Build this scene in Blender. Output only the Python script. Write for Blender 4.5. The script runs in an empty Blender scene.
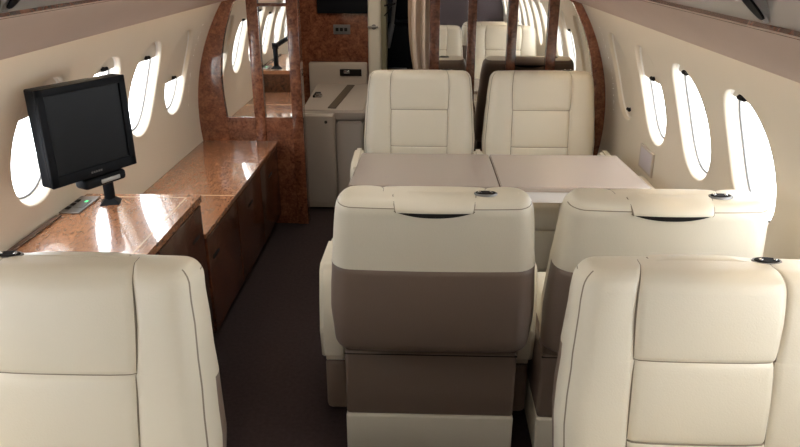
import bpy, bmesh, math, random
from mathutils import Vector, Matrix
random.seed(4)
S = bpy.context.scene
C = S.collection
PI = math.pi
CX, ZC, R = -0.15, 0.69, 1.22          # cabin axis, centre height and radius of the side liner
YA, YP, YF = -1.7, 4.1, 5.2            # aft end, mirrored partition, forward wall

# ------------------------------------------------------------------ materials
def mat(name, col, rough=.5, metal=0, bump=0, bscale=200, coat=0, var=0, vscale=4, emit=0, spec=.5, sheen=0):
    m = bpy.data.materials.new(name); m.use_nodes = True
    nt = m.node_tree; b = nt.nodes['Principled BSDF']
    b.inputs['Base Color'].default_value = (*col, 1)
    b.inputs['Roughness'].default_value = rough
    b.inputs['Metallic'].default_value = metal
    b.inputs['Specular IOR Level'].default_value = spec
    b.inputs['Coat Weight'].default_value = coat
    b.inputs['Coat Roughness'].default_value = .03
    b.inputs['Sheen Weight'].default_value = sheen
    tc = nt.nodes.new('ShaderNodeTexCoord')
    if var:
        n = nt.nodes.new('ShaderNodeTexNoise'); n.inputs['Scale'].default_value = vscale; n.inputs['Detail'].default_value = 5
        mx = nt.nodes.new('ShaderNodeMix'); mx.data_type = 'RGBA'
        mx.inputs[6].default_value = (*[c*(1-var) for c in col], 1); mx.inputs[7].default_value = (*[min(1, c*(1+var)) for c in col], 1)
        nt.links.new(tc.outputs['Object'], n.inputs['Vector']); nt.links.new(n.outputs['Fac'], mx.inputs[0]); nt.links.new(mx.outputs[2], b.inputs['Base Color'])
    if bump:
        n = nt.nodes.new('ShaderNodeTexNoise'); n.inputs['Scale'].default_value = bscale; n.inputs['Detail'].default_value = 3
        bp = nt.nodes.new('ShaderNodeBump'); bp.inputs['Strength'].default_value = bump; bp.inputs['Distance'].default_value = .002
        nt.links.new(tc.outputs['Object'], n.inputs['Vector']); nt.links.new(n.outputs['Fac'], bp.inputs['Height']); nt.links.new(bp.outputs['Normal'], b.inputs['Normal'])
    if emit:
        b.inputs['Emission Color'].default_value = (*col, 1); b.inputs['Emission Strength'].default_value = emit
    return m

def burl(name, dark, mid, light, rough=.25, coat=.9, scale=(7, 7, 7), coatr=.02):
    m = mat(name, mid, rough, coat=coat); nt = m.node_tree; b = nt.nodes['Principled BSDF']
    b.inputs['Coat Roughness'].default_value = coatr
    tc = nt.nodes.new('ShaderNodeTexCoord'); mp = nt.nodes.new('ShaderNodeMapping'); mp.inputs['Scale'].default_value = scale
    n1 = nt.nodes.new('ShaderNodeTexNoise'); n1.inputs['Scale'].default_value = 1.0; n1.inputs['Detail'].default_value = 10
    n1.inputs['Roughness'].default_value = .68; n1.inputs['Distortion'].default_value = 1.8
    n2 = nt.nodes.new('ShaderNodeTexNoise'); n2.inputs['Scale'].default_value = 6; n2.inputs['Detail'].default_value = 6; n2.inputs['Distortion'].default_value = .8
    mx = nt.nodes.new('ShaderNodeMath'); mx.operation = 'MULTIPLY_ADD'; mx.inputs[1].default_value = .45
    sub = nt.nodes.new('ShaderNodeMath'); sub.operation = 'MULTIPLY'; sub.inputs[1].default_value = .6
    cr = nt.nodes.new('ShaderNodeValToRGB'); e = cr.color_ramp.elements
    e[0].position = .40; e[0].color = (*dark, 1); e[1].position = .66; e[1].color = (*light, 1)
    k = e.new(.52); k.color = (*mid, 1)
    L = nt.links.new
    L(tc.outputs['Object'], mp.inputs[0]); L(mp.outputs[0], n1.inputs['Vector']); L(mp.outputs[0], n2.inputs['Vector'])
    L(n1.outputs['Fac'], sub.inputs[0]); L(n2.outputs['Fac'], mx.inputs[0]); L(sub.outputs[0], mx.inputs[2]); L(mx.outputs[0], cr.inputs[0]); L(cr.outputs[0], b.inputs['Base Color'])
    return m

M = dict(
    leather=mat('ivory_leather', (.66, .602, .485), .40, bump=.25, bscale=260, var=.03, vscale=3),
    seam=mat('seam_thread', (.22, .18, .13), .7),
    taupe=mat('taupe_leather', (.168, .119, .090), .5, bump=.25, bscale=260, var=.05),
    wall=mat('beige_liner', (.66, .59, .48), .55, bump=.1, bscale=300, var=.02),
    reveal=mat('window_reveal', (.74, .71, .66), .5),
    soffit=mat('mauve_suede', (.44, .325, .255), .8, bump=.2, bscale=400, var=.05),
    gloss=mat('glossy_overhead', (.42, .38, .34), .18, metal=.35),
    ceil=mat('ceiling_suede', (.55, .47, .38), .8),
    carpet=mat('dark_carpet', (.040, .028, .028), .95, bump=.8, bscale=500, var=.35, vscale=60, spec=.1),
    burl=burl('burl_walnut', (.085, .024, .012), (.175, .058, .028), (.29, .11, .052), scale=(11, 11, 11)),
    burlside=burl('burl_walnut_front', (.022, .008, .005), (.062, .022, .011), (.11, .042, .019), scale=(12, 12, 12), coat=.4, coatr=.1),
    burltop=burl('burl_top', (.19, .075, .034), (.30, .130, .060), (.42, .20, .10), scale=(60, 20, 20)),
    inlay=mat('light_inlay', (.55, .36, .2), .3, coat=.5),
    post=burl('post_wood', (.045, .014, .008), (.11, .038, .02), (.17, .066, .035), coat=.4),
    mirror=mat('mirror_glass', (.80, .78, .75), .015, metal=1),
    table=mat('table_laminate', (.42, .350, .305), .27, coat=.25, spec=.5),
    tedge=mat('table_edge', (.72, .68, .66), .4),
    black=mat('black_plastic', (.004, .005, .007), .55, spec=.14),
    screen=mat('screen_glass', (.004, .005, .007), .4, spec=.2),
    chrome=mat('chrome', (.6, .6, .6), .2, metal=1),
    silver=mat('brushed_silver', (.42, .42, .42), .35, metal=.7),
    dark=mat('dark_trim', (.012, .010, .009), .75, spec=.15),
    steel=mat('dark_steel', (.22, .21, .20), .4, metal=.8),
    aft=mat('dark_aft_wall', (.055, .038, .042), .6),
    grey=mat('grey_panel', (.12, .115, .11), .45),
    pale=mat('pale_laminate', (.47, .41, .35), .4),
    webbing=mat('brown_webbing', (.10, .075, .05), .8),
    curtain=mat('curtain_fabric', (.66, .55, .45), .9, bump=.4, bscale=300),
    jamb=mat('ivory_jamb', (.72, .68, .58), .4),
    olive=mat('olive_jamb', (.20, .18, .11), .5),
    cockpit=mat('cockpit_grey', (.035, .037, .045), .6),
    sheepskin=mat('crew_seat_grey', (.07, .065, .065), .9),
    lens=mat('fill_lens', (1, .94, .84), .5, emit=5.0),
    wlens=mat('vestibule_fill_lens', (1, .90, .76), .5, emit=16.0),
    wash=mat('wash_lens', (1, .84, .60), .5, emit=45.0),
    green=mat('green_led', (.1, .9, .3), .5, emit=1.0),
    placard=mat('placard', (.50, .46, .50), .4),
)
g = bpy.data.materials.new('window_glass'); g.use_nodes = True; nt = g.node_tree; nt.nodes.clear()
o_ = nt.nodes.new('ShaderNodeOutputMaterial'); tr = nt.nodes.new('ShaderNodeBsdfTransparent'); gl = nt.nodes.new('ShaderNodeBsdfGlossy')
gl.inputs['Roughness'].default_value = .02; ms = nt.nodes.new('ShaderNodeMixShader'); ms.inputs[0].default_value = .06
nt.links.new(tr.outputs[0], ms.inputs[1]); nt.links.new(gl.outputs[0], ms.inputs[2]); nt.links.new(ms.outputs[0], o_.inputs[0]); M['glass'] = g

# ------------------------------------------------------------------ helpers
def link(o, parent=None):
    C.objects.link(o)
    if parent: o.parent = parent
    return o
def obj(name, bm, mats, parent=None, smooth=True, loc=None):
    if not isinstance(mats, (list, tuple)): mats = [mats]
    bmesh.ops.recalc_face_normals(bm, faces=bm.faces[:])
    me = bpy.data.meshes.new(name); bm.to_mesh(me); bm.free()
    for m in mats: me.materials.append(M[m])
    if smooth:
        me.polygons.foreach_set('use_smooth', [True]*len(me.polygons))
        try: me.set_sharp_from_angle(angle=math.radians(42))
        except Exception: pass
    o = bpy.data.objects.new(name, me)
    if loc: o.location = loc
    return link(o, parent)
def tag(o, label, cat, group=None):
    o['label'] = label; o['category'] = cat
    if group: o['group'] = group
    return o
def thing(name, label, cat, loc=(0, 0, 0), rz=0, group=None):
    o = bpy.data.objects.new(name, None); o.empty_display_size = .1
    o.location = loc; o.rotation_euler = (0, 0, rz); link(o)
    return tag(o, label, cat, group)
def struct(o): o['kind'] = 'structure'; return o
def box(bm, lo, hi, bev=0, seg=3, rot=None, mi=0):
    c = [(a+b)/2 for a, b in zip(lo, hi)]; s = [abs(b-a) for a, b in zip(lo, hi)]
    t = bmesh.new(); bmesh.ops.create_cube(t, size=1)
    for v in t.verts: v.co = Vector((v.co.x*s[0], v.co.y*s[1], v.co.z*s[2]))
    if bev: bmesh.ops.bevel(t, geom=t.edges[:], offset=min(bev, min(s)*.49), segments=seg, affect='EDGES', profile=.5)
    for v in t.verts:
        if rot: v.co = rot @ v.co
        v.co += Vector(c)
    merge(bm, t, mi); return bm
def merge(bm, t, mi=0):
    mp = {v: bm.verts.new(v.co) for v in t.verts}
    for f in t.faces:
        try:
            nf = bm.faces.new([mp[v] for v in f.verts]); nf.material_index = mi
        except ValueError: pass
    t.free()
def cyl(bm, p0, p1, r0, r1=None, n=20, sx=1, mi=0):
    r1 = r0 if r1 is None else r1
    p0, p1 = Vector(p0), Vector(p1); d = (p1-p0).normalized()
    a = Vector((1, 0, 0)) if abs(d.x) < .9 else Vector((0, 1, 0))
    u = (a - d*a.dot(d)).normalized(); w = d.cross(u)
    A = [bm.verts.new(p0+(u*math.cos(2*PI*i/n)*sx+w*math.sin(2*PI*i/n))*r0) for i in range(n)]
    B = [bm.verts.new(p1+(u*math.cos(2*PI*i/n)*sx+w*math.sin(2*PI*i/n))*r1) for i in range(n)]
    fs = [bm.faces.new((A[i], A[(i+1) % n], B[(i+1) % n], B[i])) for i in range(n)]
    fs += [bm.faces.new(A[::-1]), bm.faces.new(B)]
    for f in fs: f.material_index = mi
    return bm
def prism(bm, pts, y0, y1, mi=0):        # outline in x,z extruded along y
    A = [bm.verts.new((x, y0, z)) for x, z in pts]; B = [bm.verts.new((x, y1, z)) for x, z in pts]
    n = len(pts)
    fs = [bm.faces.new((A[i], A[(i+1) % n], B[(i+1) % n], B[i])) for i in range(n)] + [bm.faces.new(A[::-1]), bm.faces.new(B)]
    for f in fs: f.material_index = mi
    return bm
def B(lo, hi, bev=0, **k): return box(bmesh.new(), lo, hi, bev, **k)
def halfw(z, r=R): return math.sqrt(max(0, r*r-(z-ZC)**2))
def wx(side, z, off=0): return CX + side*(halfw(z)-off)
def wpt(side, y, th, r=R): return Vector((CX+side*r*math.cos(th), y, ZC+r*math.sin(th)))

# ------------------------------------------------------------------ shell
ZS = 1.363                                 # height of the soffit's lower edge
TH0, TH1 = -math.asin((ZC)/R), math.asin((ZS+.06-ZC)/R)
TW, HA, HB = .284, .191, .172              # window centre angle, half angle, half width
WYS = {1: [3.64-.505*k for k in range(11)], -1: [3.675-.472*k for k in range(11)]}
def oval(n, a, b, e=2.25):
    out = []
    for i in range(n):
        t = 2*PI*i/n; c, s = math.cos(t), math.sin(t)
        out.append((a*math.copysign(abs(c)**(2/e), c), b*math.copysign(abs(s)**(2/e), s)))
    return out
NO = 64
def wall(side, name):
    bm = bmesh.new(); cache = {}; WY = WYS[side]; hp = (WY[0]-WY[1])/2
    def V(y, th, r=R):
        k = (round(y, 5), round(th, 5), round(r, 5))
        if k not in cache: cache[k] = bm.verts.new(wpt(side, y, th, r))
        return cache[k]
    def quad(a):
        a = [v for i, v in enumerate(a) if v not in a[:i]]
        if len(a) > 2:
            try: bm.faces.new(a)
            except ValueError: pass
    tl, tu = TW-.235, TW+.235
    ys = sorted(set([YA, YF+.02] + [y-hp for y in WY] + [WY[0]+hp, 4.4, 4.8]))
    ys = [y for y in ys if y >= YA-1e-6]
    def strip(a, b, n, y0, y1):
        for i in range(n):
            t0, t1 = a+(b-a)*i/n, a+(b-a)*(i+1)/n
            quad([V(y0, t0), V(y1, t0), V(y1, t1), V(y0, t1)])
    for y0, y1 in zip(ys, ys[1:]):
        strip(TH0, tl, 12, y0, y1); strip(tu, TH1, 6, y0, y1)
        c = [w for w in WY if abs(w-hp-y0) < 1e-3]
        if not c: strip(tl, tu, 16, y0, y1); continue
        yc = c[0]; inn = oval(NO, HB, HA)
        hw, hh = hp, .235
        outer = []
        for i in range(NO):                # matching points on the tile's rectangle
            t = 2*PI*i/NO; cc, ss = math.cos(t), math.sin(t); m_ = max(abs(cc), abs(ss)); outer.append((hw*cc/m_, hh*ss/m_))
        rings = []
        for f in (0, .12, .35, .65, 1):
            rings.append([V(yc+inn[i][0]*(1-f)+outer[i][0]*f, TW+inn[i][1]*(1-f)+outer[i][1]*f) for i in range(NO)])
        for da, rr in ((.0015, R+.001), (.0045, R+.004), (.0075, R+.010), (.0085, R+.018)):
            o2 = oval(NO, HB-da, HA-da*.85)
            rings.insert(0, [V(yc+p, TW+q, rr) for p, q in o2])
        for a, b in zip(rings, rings[1:]):
            for i in range(NO): quad([a[i], a[(i+1) % NO], b[(i+1) % NO], b[i]])
    return struct(obj(name, bm, 'wall'))
wall(-1, 'wall_left'); wall(1, 'wall_right')

def ring_faces(bm, a, b):
    n = len(a)
    for i in range(n): bm.faces.new((a[i], a[(i+1) % n], b[(i+1) % n], b[i]))
def window(side, yc, num, shade):
    o = bpy.data.objects.new('window_%d' % num, None); link(o); struct(o)
    org = wpt(side, yc, TW); o.location = org
    bm = bmesh.new(); prev = None           # the deep reveal of the liner
    for a, b, r in ((HB-.003, HA-.0025, R+.017), (HB-.0095, HA-.008, R+.0165), (HB-.012, HA-.010, R+.022), (HB-.014, HA-.012, R+.030), (HB-.020, HA-.018, R+.048), (HB-.020, HA-.018, R+.075)):
        rg = [bm.verts.new(wpt(side, yc+p, TW+q, r)-org) for p, q in oval(NO, a, b)]
        if prev: ring_faces(bm, prev, rg)
        prev = rg
    obj('window_frame', bm, 'reveal', o)
    bm = bmesh.new(); prev = None           # dark gasket round the pane
    for a, b, r in ((HB-.019, HA-.017, R+.046), (HB-.019, HA-.017, R+.042), (HB-.024, HA-.022, R+.042), (HB-.024, HA-.022, R+.046)):
        rg = [bm.verts.new(wpt(side, yc+p, TW+q, r)-org) for p, q in oval(NO, a, b)]
        if prev: ring_faces(bm, prev, rg)
        prev = rg
    obj('gasket', bm, 'grey', o)
    bm = bmesh.new(); c = oval(NO, HB-.018, HA-.016)   # pane
    h = NO//2
    cols = []
    for i in range(0, h+1):                # strips between mirrored oval points
        p0, p1 = c[i], c[(NO-i) % NO]
        cols.append([bm.verts.new(wpt(side, yc+p0[0], TW+p0[1]+(p1[1]-p0[1])*k/8, R+.055)-org) for k in range(9)])
    for a, b in zip(cols, cols[1:]):
        for k in range(8): bm.faces.new((a[k], a[k+1], b[k+1], b[k]))
    bmesh.ops.remove_doubles(bm, verts=bm.verts[:], dist=1e-5)
    obj('pane', bm, 'glass', o)
    if shade > 0:
        A, Bq = HB-.006, HA-.005
        lim = Bq-2*Bq*shade
        rows = []; bm = bmesh.new(); n = 24
        for k in range(n+1):
            q = Bq*.999+(lim-Bq*.999)*k/n
            w = A*max(0, 1-abs(q/Bq)**2.25)**(1/2.25)
            rows.append([bm.verts.new(wpt(side, yc-w+2*w*j/10, TW+q, R+.024)-org) for j in range(11)])
        for a, b in zip(rows, rows[1:]):
            for j in range(10): bm.faces.new((a[j], a[j+1], b[j+1], b[j]))
        r_ = bmesh.ops.extrude_face_region(bm, geom=bm.faces[:])
        nrm = wpt(side, yc, TW, 1)-wpt(side, yc, TW, 0)
        for v in r_['geom']:
            if isinstance(v, bmesh.types.BMVert): v.co += nrm*.006
        sh = obj('shade', bm, 'wall', o)
        k0 = wpt(side, yc, TW+max(lim+.014, -.150), R+.014)-org; bm = bmesh.new()
        cyl(bm, k0+Vector((0, -.019, 0)), k0+Vector((0, .019, 0)), .008, n=12); cyl(bm, k0, k0+nrm*.012, .008)
        obj('shade_handle', bm, 'dark', sh)
    return o
SH = {1: [1.0, .38, .12, .10, .15, .1, .1, .3, .1, .1, .1], -1: [.62, .22, .16, .30, .1, .1, .2, .1, .1, .1, .1]}
k = 1
for s in (1, -1):
    for i, y in enumerate(WYS[s]):
        window(s, y, k, SH[s][i]); k += 1

# floor, ceiling
struct(obj('floor', B((CX-.99, YA, -.04), (CX+.99, 6.8, 0)), 'carpet', smooth=False))
bm = bmesh.new()
pts = [(CX-.57, 1.73), (CX-.40, 1.80), (CX-.2, 1.835), (CX, 1.85), (CX+.2, 1.835), (CX+.40, 1.80), (CX+.57, 1.73)]
prism(bm, pts+[(x, z+.03) for x, z in pts[::-1]], YA, YF+.02)
struct(obj('ceiling', bm, 'ceil'))
for s, n, m in ((-1, 'trim_1', 'trim_3'), (1, 'trim_2', 'trim_4')):
    bm = bmesh.new()                       # padded valance over the windows
    pts = [(CX+s*.975, 1.378), (CX+s*.970, 1.373), (CX+s*.962, 1.377), (CX+s*.803, 1.492), (CX+s*.80, 1.502), (CX+s*.82, 1.52), (wx(s, ZS)+s*.02, ZS+.07), (wx(s, ZS)+s*.02, ZS+.055), (CX+s*.978, 1.412)]
    prism(bm, pts, YA, YP-.03); struct(obj(n, bm, 'soffit'))
    bm = bmesh.new()                       # glossy service panel above it
    pts = [(CX+s*.812, 1.503), (CX+s*.78, 1.56), (CX+s*.68, 1.66), (CX+s*.56, 1.732), (CX+s*.58, 1.76), (CX+s*.70, 1.69), (CX+s*.81, 1.58), (CX+s*.84, 1.515)]
    prism(bm, pts, YA, YP-.03); p_ = struct(obj(m, bm, 'gloss'))
    bm = bmesh.new(); prism(bm, [(CX+s*.800, 1.4995), (CX+s*.806, 1.512), (CX+s*.82, 1.512), (CX+s*.82, 1.501)], YA, YP-.03)
    struct(obj('trim_%d' % (5 if s < 0 else 6), bm, 'post'))
    bm = bmesh.new()                       # roof between partition and forward wall
    pts = [(wx(s, ZS)+s*.02, ZS), (CX+s*.80, 1.52), (CX+s*.56, 1.732), (CX+s*.56, 1.76), (CX+s*.85, 1.55), (wx(s, ZS)+s*.05, ZS+.02)]
    prism(bm, pts, YP+.07, YF+.02); struct(obj('trim_%d' % (7 if s < 0 else 8), bm, 'wall'))
    # reading-light pods on the glossy panel
    for yy in ((1.60 if s < 0 else 1.40), .6):
        t = thing('reading_light', '', 'reading light', (CX+s*.757, yy, 1.576))
        d = Vector((s*.10, 0, -.10)).normalized(); nrm = Vector((-s*.707, 0, -.707))
        def loz(a, b, h0, h1):
            bm = bmesh.new(); T = Vector((s*.707, 0, -.707)); lo = []; hi = []
            for p, q in oval(32, a, b, 2.6):
                lo.append(bm.verts.new(T*p+Vector((0, q, 0))+nrm*h0)); hi.append(bm.verts.new(T*p*.94+Vector((0, q*.94, 0))+nrm*h1))
            ring_faces(bm, lo, hi); bm.faces.new(hi); bm.faces.new(lo[::-1]); return bm
        obj('bezel', loz(.082, .034, -.012, .010), 'silver', t); obj('lens', loz(.070, .023, .0, .014), 'black', t)
        t['label'] = 'black oval overhead lamp in silver rim above the %s windows%s' % ('left' if s < 0 else 'right', '' if yy > 1.3 else ', further behind the camera')

# aft wall
bm = bmesh.new(); n = 24
a0, a1 = TH0, TH1
pts = [(CX+R*math.cos(a0+(a1-a0)*i/n), ZC+R*math.sin(a0+(a1-a0)*i/n)) for i in range(n+1)]
cut = pts+[(CX+.57, 1.80), (CX, 1.88), (CX-.57, 1.80)]+[(2*CX-x, z) for x, z in pts[::-1]]
prism(bm, cut, YA-.06, YA); struct(obj('wall_aft', bm, 'aft', smooth=False))

# ------------------------------------------------------------------ mirrored partitions
def arc(side, z0, z1, off, n=14):
    out = []
    for i in range(n+1):
        z = z0+(z1-z0)*i/n; o = off(z) if callable(off) else off
        out.append((wx(side, z, o), z))
    return out
ZT = 1.70
def outer_edge(side, z):
    if z <= ZS+.02: return wx(side, z)+side*.01
    return CX+side*(1.03-(z-ZS)*1.30)
# left: arch, posts, lower panel
bm = bmesh.new()
zz = [0.0]+[.1*i for i in range(1, 14)]+[1.38, 1.5, 1.6, 1.72]
back = [(outer_edge(-1, z), z) for z in zz]+[(-.735, 1.80), (-.735, 0)]
prism(bm, back, YP+.02, YP+.07); pl = struct(obj('wall_forward_left', bm, 'burl', smooth=False))
offl = lambda z: .17-.10*max(0, z-.7)/.65
bm = bmesh.new(); A = arc(-1, .0, 1.36, -.008, 20); Bi = arc(-1, .0, 1.36, offl, 20)
prism(bm, A+[(CX-.86, 1.50), (CX-.80, 1.46)]+Bi[::-1], YP-.012, YP+.02); obj('arch_frame', bm, 'burl', pl)
obj('lower_panel', B((-1.23, YP-.008, 0), (-.735, YP+.02, .69), .003), 'burl', pl)
for x0, x1 in ((-1.03, -.965), (-.800, -.735)):
    obj('post', B((x0, YP-.018, .0), (x1, YP+.02, 1.74), .004), 'burl', pl)
obj('top_rail', B((-.965, YP-.014, 1.335), (-.800, YP+.02, 1.352), .002), 'post', pl)
bm = bmesh.new(); prism(bm, [(-1.03, .69)]+arc(-1, .69, 1.36, offl)+[(-1.06, 1.44), (-1.03, 1.50)], YP+.006, YP+.02)
tag(obj('wall_mirror', bm, 'mirror', smooth=False), 'mirror with curved outer edge next to the left windows', 'mirror', 'mirrors on the forward partition')
tag(obj('wall_mirror', B((-.965, YP+.006, .69), (-.800, YP+.02, 1.335)), 'mirror', smooth=False), 'narrow upright mirror reflecting the monitor, over the far end of the low sideboard', 'mirror', 'mirrors on the forward partition')
tag(obj('wall_mirror', B((-.965, YP+.006, 1.352), (-.800, YP+.02, 1.66)), 'mirror', smooth=False), 'small upper mirror above the dark rail at the top left', 'mirror', 'mirrors on the forward partition')
# right: posts and four mirrors
bm = bmesh.new()
prism(bm, [(outer_edge(1, z), z) for z in zz]+[(.022, 1.80), (.022, 0)], YP+.02, YP+.07); pr = struct(obj('wall_forward_right', bm, 'post', smooth=False))
offr = lambda z: .045+.03*min(1, max(0, (1.36-z)/.6))
bm = bmesh.new(); A = arc(1, .0, 1.36, -.008, 20); Bi = arc(1, .0, 1.36, offr, 20)
prism(bm, A+[(CX+.86, 1.50), (CX+.80, 1.46)]+Bi[::-1], YP-.012, YP+.02); obj('arch_frame', bm, 'burl', pr)
obj('lower_panel', B((.022, YP-.006, 0), (.95, YP+.02, .50), .003), 'post', pr)
PX = [(.022, .079), (.238, .288), (.466, .520), (.694, .750)]
for x0, x1 in PX: obj('post', B((x0, YP-.022, .0), (x1, YP+.02, 1.70), .004), 'post', pr)
lb = ['mirror strip above the far left seat, next to the doorway', 'mirror strip between the two far seats, second from the doorway', 'mirror strip above the far right seat reflecting the right windows', 'widest mirror by the right arch, with curved outer edge']
for i in range(3):
    tag(obj('wall_mirror', B((PX[i][1], YP+.006, .50), (PX[i+1][0], YP+.02, 1.62)), 'mirror', smooth=False), lb[i], 'mirror', 'mirrors on the forward partition')
bm = bmesh.new(); prism(bm, [(.750, .50)]+arc(1, .50, 1.36, offr)+[(.785, 1.44), (.750, 1.50)], YP+.006, YP+.02)
tag(obj('wall_mirror', bm, 'mirror', smooth=False), lb[3], 'mirror', 'mirrors on the forward partition')

# ------------------------------------------------------------------ forward vestibule
bm = bmesh.new()
prism(bm, [(outer_edge(-1, z), z) for z in zz]+[(-.42, 1.80), (-.42, 0)], YF, YF+.05)
struct(obj('wall_vestibule_left', bm, 'burl', smooth=False))
bm = bmesh.new()
prism(bm, [(outer_edge(1, z), z) for z in zz]+[(.22, 1.80), (.22, 0)], YF, YF+.05)
struct(obj('wall_vestibule_right', bm, 'post', smooth=False))
t = struct(obj('trim_9', B((-.42, YF-.06, 0), (-.325, YF+.05, 1.84), .02), 'jamb'))
obj('inner_jamb', B((-.325, YF-.04, 0), (-.285, YF+.12, 1.84), .004), 'olive', t)
bm = bmesh.new(); cyl(bm, (-.42, YF-.070, 1.115), (-.345, YF-.070, 1.115), .007); cyl(bm, (-.375, YF-.075, 1.115), (-.375, YF-.055, 1.115), .018)
obj('latch', bm, 'steel', t)
bm = bmesh.new(); cyl(bm, (-.30, YF-.05, 1.26), (-.22, YF-.05, 1.275), .006); cyl(bm, (-.30, YF-.05, 1.19), (-.245, YF-.05, 1.25), .005); obj('catch', bm, 'dark', t)
# cockpit shell
bm = bmesh.new()
box(bm, (-.75, 6.75, 0), (.75, 6.80, 1.8)); box(bm, (-.80, YF+.05, 0), (-.75, 6.8, 1.8)); box(bm, (.75, YF+.05, 0), (.80, 6.8, 1.8)); box(bm, (-.8, YF+.05, 1.8), (.8, 6.8, 1.84))
struct(obj('wall_cockpit', bm, 'cockpit', smooth=False))
t = thing('crew_seat', 'dark pilot seat seen through the doorway left of the curtain', 'seat', (-.12, 5.95, 0))
obj('base', B((-.16, -.1, 0), (.16, .3, .38), .02), 'cockpit', t); obj('cushion', B((-.23, -.1, .38), (.23, .38, .5), .05), 'sheepskin', t)
obj('backrest', B((-.23, -.2, .46), (.23, -.08, 1.08), .05), 'black', t); obj('headrest', B((-.14, -.19, 1.10), (.14, -.09, 1.32), .04), 'black', t)
t = thing('centre_console', 'low grey console in the dim doorway below the pilot seat', 'console', (-.30, 5.55, 0))
obj('body', B((-.10, -.15, 0), (.16, .15, .72), .02), 'cockpit', t); obj('top_plate', B((-.09, -.14, .72), (.15, .14, .74), .008), 'grey', t)
bm = bmesh.new(); cyl(bm, (-.30, YF+.32, .92), (-.26, YF+.30, 1.10), .022); cyl(bm, (-.26, YF+.30, 1.10), (-.22, YF+.28, 1.42), .014)
t = tag(obj('oxygen_hose', bm, 'silver'), 'grey hose hanging inside the doorway beside the ivory jamb', 'hose')
# curtain
bm = bmesh.new(); rows = []
for i in range(31):
    z = .02+i/30*1.74; pin = 1-.42*math.exp(-((z-.62)/.33)**2)
    row = []
    for j in range(61):
        u = j/60
        x = .045-.165*(1-u)*pin
        row.append(bm.verts.new((x, 4.72+.026*math.sin(u*2*PI*2.6+.6*math.sin(z*3))*(.7+.3*z), z)))
    rows.append(row)
for a, b in zip(rows, rows[1:]):
    for j in range(60): bm.faces.new((a[j], a[j+1], b[j+1], b[j]))
r_ = bmesh.ops.extrude_face_region(bm, geom=bm.faces[:])
for v in r_['geom']:
    if isinstance(v, bmesh.types.BMVert): v.co.y += .004
tag(obj('curtain', bm, 'curtain'), 'gathered beige curtain hanging in the doorway left of the first wooden post', 'curtain')
t = thing('wall_screen', 'black flat screen on the burl wood wall beyond the doorway', 'screen', (-.597, YF, 1.38))
obj('frame', B((-.190, -.035, -.175), (.190, 0, .175), .008), 'black', t); obj('display', B((-.175, -.038, -.16), (.175, -.034, .16), .002), 'screen', t)
t = thing('control_panel', 'small grey control panel on the burl wall under the black screen', 'panel', (-.615, YF+.003, 1.09))
obj('plate', B((-.062, -.012, -.034), (.062, 0, .034), .004), 'grey', t)
for i in range(3): obj('button', B((-.045+.032*i, -.016, -.012), (-.023+.032*i, -.011, .012), .002), 'dark', t)
# vestibule jump seat
t = thing('jump_seat', 'pale folding seat with belt buckles beyond the dark wood column', 'seat', (-.60, 4.36, 0))
obj('side_cabinet', B((-.21, 0, 0.01), (.02, .72, .655), .012), 'pale', t)
obj('side_cover', B((-.165, -.014, .05), (.012, 0, .645), .012), 'pale', t)
bm = bmesh.new(); cyl(bm, (-.035, -.022, .605), (-.035, -.012, .605), .010); obj('knob', bm, 'chrome', t)
def slab(pts, x0, x1): # outline in y,z
    bm = bmesh.new(); A = [bm.verts.new((x0, y, z)) for y, z in pts]; Bq = [bm.verts.new((x1, y, z)) for y, z in pts]; n = len(pts)
    for i in range(n): bm.faces.new((A[i], A[(i+1) % n], Bq[(i+1) % n], Bq[i]))
    bm.faces.new(A[::-1]); bm.faces.new(Bq); bmesh.ops.bevel(bm, geom=bm.edges[:], offset=.012, segments=2, affect='EDGES'); return bm
obj('lower_cover', slab([(.02, .02), (.02, .60), (.74, .60), (.74, .02)], .024, .20), 'pale', t)
obj('cushion', slab([(.015, .645), (.02, .672), (.72, .715), (.76, .70), (.76, .60), (.03, .605)], -.20, .215), 'pale', t)
obj('backrest', B((-.26, .765, .60), (.17, .82, .86), .012), 'pale', t)
bm = bmesh.new(); box(bm, (-.03, .755, .765), (.13, .768, .815), .004); obj('belt_slot', bm, 'dark', t)
bm = bmesh.new(); box(bm, (.0, .740, .785), (.045, .757, .808), .005); obj('buckle', bm, 'chrome', t)
bm = bmesh.new(); box(bm, (-.15, .30, .695), (-.105, .36, .715), .006); obj('buckle', bm, 'chrome', t)
bm = bmesh.new(); box(bm, (-.17, .33, .690), (-.13, .46, .706), .004); obj('belt_end', bm, 'dark', t)
bm = bmesh.new(); box(bm, (.0, .06, .676), (.055, .68, .682), .002, rot=Matrix.Rotation(math.radians(3.2), 3, 'X')@Matrix.Rotation(math.radians(-6), 3, 'Z')); 
for v in bm.verts: v.co.z += .017
obj('belt_strap', bm, 'webbing', t)

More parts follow.
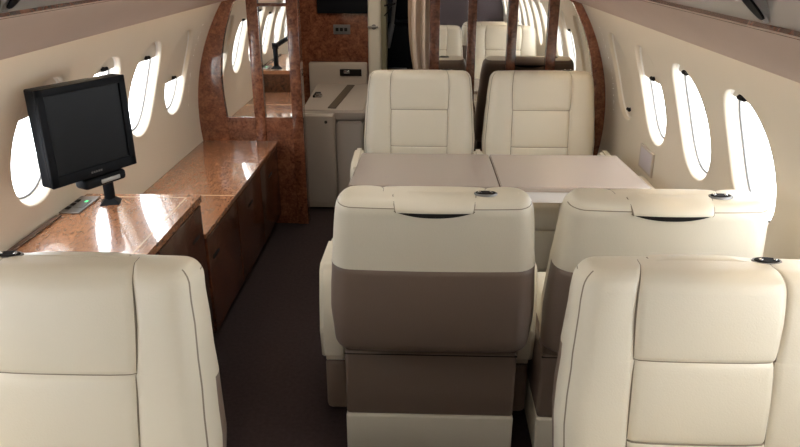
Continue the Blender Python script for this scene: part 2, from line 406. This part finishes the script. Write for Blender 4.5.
# ------------------------------------------------------------------ sideboard along the left wall
def sidetop(z0, z1, y0, y1, xf, yoff=0):
    bm = bmesh.new()
    prism(bm, [(xf, z0), (xf, z1), (wx(-1, z1)+.004, z1), (wx(-1, z0)+.004, z0)], y0, y1)
    bmesh.ops.bevel(bm, geom=[e for e in bm.edges if abs(e.verts[0].co.x-xf) < 1e-4 and abs(e.verts[1].co.x-xf) < 1e-4], offset=.004, segments=2, affect='EDGES'); return bm
t = thing('low_sideboard', 'long low burl wood sideboard with glossy top running to the mirrors', 'sideboard', (0, 0, 0))
XF = -.90
bm = bmesh.new(); prism(bm, [(XF+.0, .525), (XF, .545), (wx(-1, .545)+.004, .545), (wx(-1, .525)+.004, .525)], 2.605, YP-.01); obj('top', bm, 'burltop', t)
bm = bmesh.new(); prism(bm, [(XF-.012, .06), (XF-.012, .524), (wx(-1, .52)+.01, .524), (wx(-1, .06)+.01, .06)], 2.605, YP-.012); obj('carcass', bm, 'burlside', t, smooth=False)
obj('plinth', B((-1.05, 2.605, 0), (XF-.05, YP-.012, .06)), 'dark', t, smooth=False)
for y0, y1 in ((2.62, 3.10), (3.11, 3.59), (3.60, 4.07)):
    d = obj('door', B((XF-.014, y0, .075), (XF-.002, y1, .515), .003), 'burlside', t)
    bm = bmesh.new(); ym = y0+.10 if y0 < 3 else (y0+y1)/2
    box(bm, (XF-.006, ym-.045, .40), (XF+.0005, ym+.045, .418), .004); obj('finger_pull', bm, 'dark', d)
bm = bmesh.new(); box(bm, (wx(-1, .545)+.01, 3.08, .5452), (XF-.004, 3.090, .5456)); obj('inlay', bm, 'inlay', t)
t = thing('desk_cabinet', 'raised burl wood desk cabinet with light inlay lines under the monitor', 'desk', (0, 0, 0))
DY0, DY1 = 1.66, 2.60
bm = bmesh.new(); prism(bm, [(XF, .69), (XF+.001, .72), (wx(-1, .72)+.004, .72), (wx(-1, .69)+.004, .69)], DY0, DY1); obj('top', bm, 'burltop', t)
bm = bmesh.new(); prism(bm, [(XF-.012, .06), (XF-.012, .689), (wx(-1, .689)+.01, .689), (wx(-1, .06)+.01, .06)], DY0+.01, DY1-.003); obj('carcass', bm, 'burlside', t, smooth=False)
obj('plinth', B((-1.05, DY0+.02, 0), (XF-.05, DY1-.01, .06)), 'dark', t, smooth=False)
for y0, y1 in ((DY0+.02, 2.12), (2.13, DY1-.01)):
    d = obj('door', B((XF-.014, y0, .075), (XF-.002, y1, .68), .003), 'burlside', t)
    obj('finger_pull', B((XF-.006, y1-.14, .56), (XF+.0005, y1-.05, .578), .004), 'dark', d)
bm = bmesh.new(); box(bm, (XF-.052, DY0+.03, .7202), (XF-.044, DY1-.03, .7206)); box(bm, (wx(-1, .72)+.02, DY1-.038, .7202), (XF-.044, DY1-.030, .7206)); obj('inlay', bm, 'inlay', t)
bm = bmesh.new(); box(bm, (wx(-1, .72)+.006, 1.70, .7202), (wx(-1, .72)+.03, 2.34, .728), .003); obj('back_rail', bm, 'burlside', t)
t = thing('switch_panel', 'small silver switch plate with green light on the desk by the window', 'switch panel', (-1.318, 2.47, .7205))
rz = Matrix.Rotation(0, 3, 'Z')
obj('plate', B((-.050, -.10, 0), (.028, .085, .006), .002), 'steel', t)
obj('display', B((-.018, -.05, .006), (.02, .03, .009), .001), 'grey', t)
for i in range(3): obj('button', B((-.042, -.07+.04*i, .006), (-.026, -.045+.04*i, .010), .002), 'dark', t)
obj('indicator', B((.0, .005, .009), (.010, .02, .0105)), 'green', t)

# ------------------------------------------------------------------ monitor
e0 = Vector((-1.169, 2.013, 0)); e1 = Vector((-1.019, 2.305, 0)); d = (e1-e0).normalized(); W = (e1-e0).length
mid = (e0+e1)/2; ang = math.atan2(d.y, d.x)
t = thing('monitor', 'black flat monitor on a swing post above the desk by the left windows', 'monitor', (mid.x, mid.y, .72), ang)
zb = .222; zt = .533
# local x runs along the screen, -y looks at the aisle
bm = bmesh.new(); box(bm, (-W/2, 0.0, zb), (W/2, .048, zt), .006); obj('housing', bm, 'black', t)
bm = bmesh.new()
for lo, hi in (((-W/2, -.010, zb), (W/2, .002, zb+.036)), ((-W/2, -.010, zt-.024), (W/2, .002, zt)), ((-W/2, -.010, zb), (-W/2+.026, .002, zt)), ((W/2-.026, -.010, zb), (W/2, .002, zt))): box(bm, lo, hi, .003)
obj('bezel', bm, 'black', t)
obj('screen', B((-W/2+.02, -.004, zb+.03), (W/2-.02, .001, zt-.02)), 'screen', t, smooth=False)
bm = bmesh.new()
for i in range(5): box(bm, (-.022+.009*i, -.0112, zb+.014), (-.016+.009*i, -.0099, zb+.020))
obj('badge', bm, 'grey', t)
inv = (Matrix.Translation(t.location)@Matrix.Rotation(ang, 4, 'Z')).inverted()
def L(x, y, z): return inv@Vector((x, y, z))
P = (-1.225, 2.50)
bm = bmesh.new(); cyl(bm, L(P[0], P[1], .7205), L(P[0], P[1], .742), .052, .022, n=4); obj('foot', bm, 'black', t, smooth=False)
bm = bmesh.new(); cyl(bm, L(P[0], P[1], .73), L(P[0], P[1], .905), .020); cyl(bm, L(P[0], P[1], .88), L(P[0], P[1], .925), .026); obj('post', bm, 'black', t)
bm = bmesh.new(); a = L(P[0], P[1], .90); b_ = Vector((.02, .085, zb-.005)); 
cyl(bm, a, b_, .020, .018); cyl(bm, b_, Vector((-.02, .055, zb+.08)), .022); obj('arm', bm, 'black', t)
bm = bmesh.new(); box(bm, (-.05, -.010, zb-.040), (.115, .05, zb-.004), .012); obj('tilt_bracket', bm, 'black', t)
bm = bmesh.new(); box(bm, (.01, -.014, zb-.030), (.085, -.008, zb-.016), .004); obj('tilt_lever', bm, 'silver', t)

# ------------------------------------------------------------------ seats
XS0 = [0, .05, .1, .132, .141, .1465, .1490, .1510, .1535, .159, .168, .19, .215, .238, .252, .264, .274, .2815, .2840, .288, .292, .295]
XS = [-x for x in XS0[:0:-1]]+XS0
def gauss(a, s): return math.exp(-(a/s)**2)
def lerp_tab(tab, t):
    if t <= tab[0][0]: return tab[0][1]
    for (a, va), (b, vb) in zip(tab, tab[1:]):
        if t <= b:
            u = (t-a)/(b-a); u = u*u*(3-2*u); return va+(vb-va)*u
    return tab[-1][1]
def make_seat(label, loc, facing, top=1.03, arms=(-1, 1), reel=1, lean=9, group=None, cush=.262, armx=.362, arml=None, armdz=0, hseam=.205, darkback=False):
    t = thing('cabin_seat', label, 'seat', loc, 0 if facing > 0 else PI, group)
    a = math.radians(lean); HZ = .40
    LB = (top-HZ)/math.cos(a)-.012
    th, tp = LB-hseam, LB-hseam-.20           # headrest seam, second seam
    RD = .042; tdome = LB-RD
    if darkback: tb = tdome-.004
    T = [.080, .090, .105, .13, .17, .20, tp-.03, tp-.012, tp-.005, tp-.0013, tp+.0013, tp+.005, tp+.012, tp+.03, (tp+th)/2]
    tb = .400    # top edge of the taupe back shell
    T += [th-.03, th-.012, th-.005, th-.0013, th+.0013, th+.005, th+.012, th+.03, tb, .5*(th+.03+tdome), tdome-.03, tdome-.006, tdome-.002]
    T = sorted(set(round(x, 5) for x in T))
    ph = [0, 14, 28, 32,  46, 56, 70, 84, 90]
    rowsT = [(x, 0) for x in T]+[(tdome+RD*math.sin(math.radians(p)), RD*(1-math.cos(math.radians(p)))) for p in ph]
    wtab = [(0, .290), (.13, .306), (.25, .311), (.38, .302), (.5, .292), (.62, .280)]
    bm = bmesh.new(); grid = []; ax_ = abs
    for tt, e in rowsT:
        w = lerp_tab(wtab, tt)-e
        cs = 1.04+.03*math.sin(min(1, max(0, (tt-th)/.2))*PI) if tt > th else 1.04-.015*gauss(tt-th, .03)
        cs *= (1-.07*(e/RD)); kc = 1-.75*e/RD
        thick = lerp_tab([(0, .150), (.25, .165), (.6, .135)], tt)
        und = min(1, (tt-.080)/.05); rr = .03*(1-math.sqrt(max(0, 1-(1-und)**2)))   # rounded underside
        fr, re = [], []
        for x0 in XS:
            ax = abs(x0); sg = 1 if x0 >= 0 else -1
            x = ax*cs if ax <= .15 else .15*cs+(ax-.15)/(.145)*(w-.15*cs)
            x *= sg
            def cor(r):
                q = ax-(.295-r)
                return r-math.sqrt(max(0, r*r-q*q)) if q > 0 else 0
            yf = -cor(.055*kc)-e
            yf += .010*max(0, 1-((ax-.222)/.072)**2) if ax > .15 else .008*(1-(ax/.15)**4)
            if ax < .15:
                yf += (.007*math.sin(PI*min(1, max(0, (tt-th)/.215))) if tt > th else .005*abs(math.sin(PI*min(1, max(0, (tt-tp)/(th-tp))))) if tt > tp else .004)
                yf -= .005*gauss(tt-th, .005)+.004*gauss(tt-tp, .005)
            yf -= .006*gauss(ax-.15, .005)+.0015*gauss(ax-.283, .003)
            if e < RD*.99 or True: fr.append((x, yf, tt))
            yr = -thick+cor(.060*kc)+e+rr
            yr -= .010*max(0, 1-(ax/.295)**2)
            if tt < tb: yr -= .002
            re.append((x, yr, tt))
        grid.append((fr, re))
    ca, sa = math.cos(a), math.sin(a)
    def tf(p): x, y, z = p; return Vector((x, y*ca-z*sa, HZ+z*ca+y*sa*.55))
    n = len(XS)
    VF = [[bm.verts.new(tf(p)) for p in f] for f, r in grid]; VR = [[bm.verts.new(tf(p)) for p in r] for f, r in grid]
    def midv(f, r, i): return bm.verts.new(tf(tuple((p+q)/2 for p, q in zip(f[i], r[i]))))
    VL = [midv(f, r, 0) for f, r in grid]; VRt = [midv(f, r, -1) for f, r in grid]
    lab = {}
    def F(vs, k, seam=False):
        try: f = bm.faces.new(vs)
        except ValueError: return
        lab[f] = k; f.material_index = 1 if seam else 0
    nd = len(T)
    for k in range(len(grid)-1):
        t0 = rowsT[k][0]; tm = (rowsT[k][0]+rowsT[k+1][0])/2; dome = k >= nd
        for i in range(n-1):
            xm = abs(XS[i]+XS[i+1])/2
            inner = xm < .15
            kind = 'headrest' if inner and tm > th else 'back_cushion' if inner else 'backrest'
            seam = (.1490 <= xm <= .1510) or (.2815 <= xm <= .2840 and k < nd+5) or (inner and (abs(tm-th) < .0012 or abs(tm-tp) < .0012))
            F((VF[k][i], VF[k][i+1], VF[k+1][i+1], VF[k+1][i]), kind, seam)
            kr = 'back_shell' if tm < tb or (darkback and tm < tdome+.036) else 'backrest'
            F((VR[k][i+1], VR[k][i], VR[k+1][i], VR[k+1][i+1]), kr, k == nd+2 and xm > .104)
        kr = 'back_shell' if tm < tb or (darkback and tm < tdome+.036) else 'backrest'
        F((VL[k], VF[k][0], VF[k+1][0], VL[k+1]), 'backrest'); F((VR[k][0], VL[k], VL[k+1], VR[k+1][0]), kr)
        F((VF[k][-1], VRt[k], VRt[k+1], VF[k+1][-1]), 'backrest'); F((VRt[k], VR[k][-1], VR[k+1][-1], VRt[k+1]), kr)
    tf_, tr_ = VF[-1], VR[-1]
    gm = []
    for i in range(n):
        c_ = (tf_[i].co+tr_[i].co)/2; ed = 1-(abs(XS[i])/.295)**6
        gm.append(bm.verts.new(c_+Vector((0, 0, .004*ed))))
    for i in range(n-1):
        xm = abs(XS[i]+XS[i+1])/2; kd = 'headrest' if xm < .15 else 'backrest'; sm = .1490 <= xm <= .1510
        F((tf_[i], tf_[i+1], gm[i+1], gm[i]), kd, sm); F((gm[i], gm[i+1], tr_[i+1], tr_[i]), kd)
    F((VL[-1], tf_[0], gm[0]), 'backrest'); F((VL[-1], gm[0], tr_[0]), 'backrest'); F((tf_[-1], VRt[-1], gm[-1]), 'backrest'); F((VRt[-1], tr_[-1], gm[-1]), 'backrest')
    for i in range(n-1): F((VF[0][i+1], VF[0][i], VR[0][i], VR[0][i+1]), 'back_shell')
    bmesh.ops.recalc_face_normals(bm, faces=bm.faces[:])
    bm.normal_update()
    for kind in ('backrest', 'headrest', 'back_cushion', 'back_shell'):
        b2 = bmesh.new(); mp = {}
        for f in bm.faces:
            if lab.get(f) != kind: continue
            vs = []
            for v in f.verts:
                if v not in mp: mp[v] = b2.verts.new(v.co)
                vs.append(mp[v])
            nf = b2.faces.new(vs); nf.material_index = f.material_index
        me = bpy.data.meshes.new(kind); b2.to_mesh(me); b2.free()
        me.materials.append(M['taupe' if kind == 'back_shell' else 'leather']); me.materials.append(M['seam'])
        me.polygons.foreach_set('use_smooth', [True]*len(me.polygons))
        o = bpy.data.objects.new(kind, me); link(o, t)
        if kind == 'back_shell': o['label'] = 'taupe lower back panel'
    bm.free()
    # tab of the headrest folded over the rear top edge, and a raised dark patch for the shade in the grab slot below
    bm = bmesh.new(); rows = []
    for k, (tt, y, hw_) in enumerate([(LB+.005, -.070, .120), (LB+.004, -.100, .118), (LB-.003, -.126, .115), (LB-.014, -.144, .112), (LB-.022, -.150, .110), (LB-.027, -.150, .108), (LB-.030, -.143, .106)]):
        row = []
        for j in range(19):
            u = (-1, -.975)[j] if j < 2 else (1, .975)[18-j] if j > 16 else -.975+(j-1)*1.95/16; ed = abs(u)**8
            row.append(bm.verts.new(tf((u*hw_, y+.004*ed-.006*(1-u*u), tt-.003*ed))))
        rows.append(row)
    for p, q in zip(rows, rows[1:]):
        for j in range(18):
            f_ = bm.faces.new((p[j], p[j+1], q[j+1], q[j])); f_.material_index = 1 if j in (0, 17) else 0
    bmesh.ops.recalc_face_normals(bm, faces=bm.faces[:])
    r_ = bmesh.ops.extrude_face_region(bm, geom=bm.faces[:])
    for v in r_['geom']:
        if isinstance(v, bmesh.types.BMVert): v.co += Vector((0, .02, -.014))
    obj('headrest_tab', bm, ['taupe' if darkback else 'leather', 'seam'], t)
    bm = bmesh.new(); up, lo = [], []
    for j in range(25):
        u = -1+j/12; hw_ = .112
        up.append(bm.verts.new(tf((u*hw_, -.1405-.008*(1-u*u), LB-.026))))
        lo.append(bm.verts.new(tf((u*hw_, -.1425-.009*(1-u*u), LB-.028-.016*(1-abs(u)**2.4)))))
    for j in range(24): bm.faces.new((up[j], up[j+1], lo[j+1], lo[j]))
    r_ = bmesh.ops.extrude_face_region(bm, geom=bm.faces[:])
    for v in r_['geom']:
        if isinstance(v, bmesh.types.BMVert): v.co += Vector((0, .02, 0))
    obj('grab_slot_shade', bm, 'dark', t)
    # shoulder belt outlet
    xr = .145*reel
    c0 = tf((xr, -.078, LB+.0)); bm = bmesh.new()
    def disc(bm, a_, b__, z0, z1):
        lo = [bm.verts.new(c0+Vector((p, q, z0))) for p, q in oval(28, a_, b__, 2.2)]; hi = [bm.verts.new(c0+Vector((p*.9, q*.9, z1))) for p, q in oval(28, a_, b__, 2.2)]
        ring_faces(bm, lo, hi); bm.faces.new(hi); bm.faces.new(lo[::-1])
    disc(bm, .036, .020, -.006, .005); rl = obj('belt_outlet', bm, 'steel', t)
    bm = bmesh.new(); disc(bm, .030, .014, .002, .0072); obj('slot', bm, 'dark', rl)
    bm = bmesh.new()
    bm.free()
    for dx in (-.018, .014): obj('guide', B(tuple(c0+Vector((dx-.004, -.004, .006))), tuple(c0+Vector((dx+.004, .004, .0095))), .002), 'chrome', rl)
    # seat cushion, skirt, base
    bm = bmesh.new(); box(bm, (-cush, -.03, .33), (cush, .50, .455), .045, 4); obj('seat_cushion', bm, 'leather', t)
    bm = bmesh.new(); box(bm, (-.240, .455, .12), (.240, .49, .335), .015); obj('leg_rest', bm, 'leather', t)
    bm = bmesh.new()
    box(bm, (-.286, -.055, .150), (.286, .43, .40), .012); box(bm, (-.286, -.050, .397), (.286, .03, .475), .012)
    box(bm, (-.2865, -.0562, .391), (.2865, -.05, .3935), mi=1)
    obj('skirt', bm, ['taupe', 'dark'], t)['label'] = 'taupe lower skirt panel'
    bm = bmesh.new(); box(bm, (-.287, -.062, .0), (.287, .40, .151), .008); obj('base', bm, 'leather', t)
    for s in arms:
        x0, x1 = s*.290, s*(arml or armx) if s < 0 else s*armx
        ar = bmesh.new(); prof = [(.10, .265), (.055, .30), (.045, .42), (.055, .54), (.085, .635), (.115, .655), (.34, .645), (.39, .62), (.41, .56), (.40, .285), (.38, .265)]
        prof = [(y, z+(armdz if z > .5 else 0)) for y, z in prof]; A = [ar.verts.new((x0, y, z)) for y, z in prof]; Bq = [ar.verts.new((x1, y, z)) for y, z in prof]; m_ = len(prof)
        for i in range(m_): ar.faces.new((A[i], A[(i+1) % m_], Bq[(i+1) % m_], Bq[i]))
        ar.faces.new(A[::-1]); ar.faces.new(Bq)
        bmesh.ops.bevel(ar, geom=ar.edges[:], offset=.016, segments=3, affect='EDGES', clamp_overlap=True)
        ap = obj('armrest', ar, 'leather', t)
        obj('armrest_skirt', B((min(x0, x1)+(.0 if s > 0 else .008), .075, .070), (max(x0, x1)-(.008 if s > 0 else 0), .41, .28), .02), 'taupe', t)['label'] = 'taupe panel under armrest'
    return t
G = 'ivory leather cabin seats'
make_seat('ivory leather seat facing the camera, nearest on the left beside the desk', (-.750, 1.09, 0), -1, 1.052, lean=14, hseam=.225, armdz=.03, reel=1, group=G)
make_seat('ivory leather seat facing the camera, nearest on the right by the window', (.630, 1.27, 0), -1, 1.008, armdz=.03, reel=-1, group=G)
make_seat('ivory seat seen from behind with taupe back, in the middle beside the aisle', (.03, 2.02, 0), 1, 1.02, arml=.382, armx=.358, reel=1, group=G)
make_seat('ivory seat seen from behind with taupe back, by the right windows', (.683, 2.02, 0), 1, 1.02, arms=(1,), reel=1, group=G)
make_seat('ivory leather seat facing the camera across the table, next to the doorway', (-.03, 3.685, 0), -1, 1.035, armx=.340, darkback=True, reel=-1, group=G)
make_seat('ivory leather seat facing the camera across the table, by the right arch', (.635, 3.685, 0), -1, 1.035, arms=(-1,), armx=.340, darkback=True, reel=-1, group=G)

# ------------------------------------------------------------------ table and side ledge
t = thing('conference_table', 'taupe laminate table with two leaves between the facing seats', 'table', (.33, 3.05, 0))
def leaf(x0, x1, x0f, x1f):
    A = bmesh.new(); pts = [(x0, -.25), (x1, -.25), (x1f, .255), (x0f, .255)]
    lo = [A.verts.new((x, y, .678)) for x, y in pts]; hi = [A.verts.new((x, y, .70)) for x, y in pts]
    ring_faces(A, lo, hi); A.faces.new(hi); A.faces.new(lo[::-1])
    bmesh.ops.bevel(A, geom=[e for e in A.edges], offset=.004, segments=2, affect='EDGES'); return A
def apron(x0, x1): return B((x0, -.245, .628), (x1, .248, .678), .006)
l1 = obj('table_leaf', leaf(-.655, -.006, -.64, -.014), 'table', t); obj('leaf_edge', apron(-.648, -.016), 'tedge', l1)
l2 = obj('table_leaf', leaf(.0, .640, -.008, .615), 'table', t); obj('leaf_edge', apron(.002, .612), 'tedge', l2)
obj('pedestal', B((.32, -.10, 0), (.58, .10, .63), .02), 'wall', t)
obj('support_rail', B((-.60, -.03, .60), (.60, .03, .63), .004), 'dark', t)
t = thing('side_ledge', 'narrow beige ledge along the right wall beside the table', 'ledge', (0, 0, 0))
bm = bmesh.new(); prism(bm, [(.985, .50), (.985, .618), (wx(1, .618)-.004, .618), (wx(1, .50)-.004, .50)], 2.56, 3.24); obj('body', bm, 'wall', t, smooth=False)
obj('cup_recess', B((.995, 2.70, .617), (1.05, 2.86, .622), .002), 'dark', t)
# placard on the right wall
bm = bmesh.new(); th0, th1 = math.asin((.645-ZC)/R), math.asin((.760-ZC)/R); g0 = []
for r in (R-.001, R-.010):
    g0.append([bm.verts.new(wpt(1, y, th, r)) for y, th in ((3.12, th0), (3.32, th0), (3.32, th1), (3.12, th1))])
ring_faces(bm, g0[0], g0[1]); bm.faces.new(g0[1]); bm.faces.new(g0[0][::-1])
pp = obj('wall_placard', bm, 'pale'); tag(pp, 'small pale lilac card in a frame on the right wall above the table end', 'placard')
bm = bmesh.new(); th0, th1 = math.asin((.655-ZC)/R), math.asin((.750-ZC)/R)
bm.faces.new([bm.verts.new(wpt(1, y, th, R-.0106)) for y, th in ((3.135, th0), (3.305, th0), (3.305, th1), (3.135, th1))]); obj('card', bm, 'placard', pp, smooth=False)

# ------------------------------------------------------------------ valance wash strips and added fill lamps
for i, y in enumerate((-.9, .5, 1.9, 3.3)):  # unseen lamps added overhead as fill for seats and walls
    t = thing('ceiling_fill', 'long warm unseen fill lamp added over the aisle, %s' % ('furthest behind the camera', 'just above the camera', 'over the middle seats', 'nearest the mirrored partition')[i], 'added fill light', (CX, y, 1.82), group='added fill lamps over the aisle')
    obj('frame', B((-.10, -.52, -.012), (.10, .52, .028), .005), 'ceil', t); obj('lens', B((-.08, -.50, -.018), (.08, .50, -.010), .003), 'lens', t)
for s in (-1, 1):
    bm = bmesh.new(); x = wx(s, ZS)-s*.004
    box(bm, (CX+s*.992-.006, YA+.1, 1.402), (CX+s*.992+.006, YP-.15, 1.409))
    tag(obj('wash_light', bm, 'wash', smooth=False), 'thin warm light strip hidden under the %s valance' % ('left' if s < 0 else 'right'), 'light strip')
t = thing('ceiling_fill', 'small unseen fill lamp added over the vestibule beyond the mirrors', 'added fill light', (-.45, 4.42, 1.74))  # unseen lamp added to brighten the jamb and curtain
obj('lens', B((-.11, -.13, -.01), (.11, .13, .0), .004), 'wlens', t)

# ------------------------------------------------------------------ daylight, camera
w = bpy.data.worlds.new('sky'); S.world = w; w.use_nodes = True
bg = w.node_tree.nodes['Background']; bg.inputs[0].default_value = (.90, .95, 1.0, 1); bg.inputs[1].default_value = 9.0
cam = bpy.data.cameras.new('camera'); co = bpy.data.objects.new('camera', cam); C.objects.link(co); S.camera = co
f = 690.0; p = math.atan(276.5/f); psi = math.atan(27*math.cos(p)/f)
cam.sensor_width = 36; cam.lens = f/800*36; cam.clip_start = .05
co.location = (0, 0, 1.65); co.rotation_euler = (PI/2-p, 0, psi)
S.view_settings.view_transform = 'Standard'; S.view_settings.look = 'None'; S.view_settings.gamma = 1; S.view_settings.exposure = .08
S.cycles.use_denoising = True; S.cycles.max_bounces = 10; S.cycles.diffuse_bounces = 6; S.cycles.glossy_bounces = 6; S.cycles.sample_clamp_indirect = 8
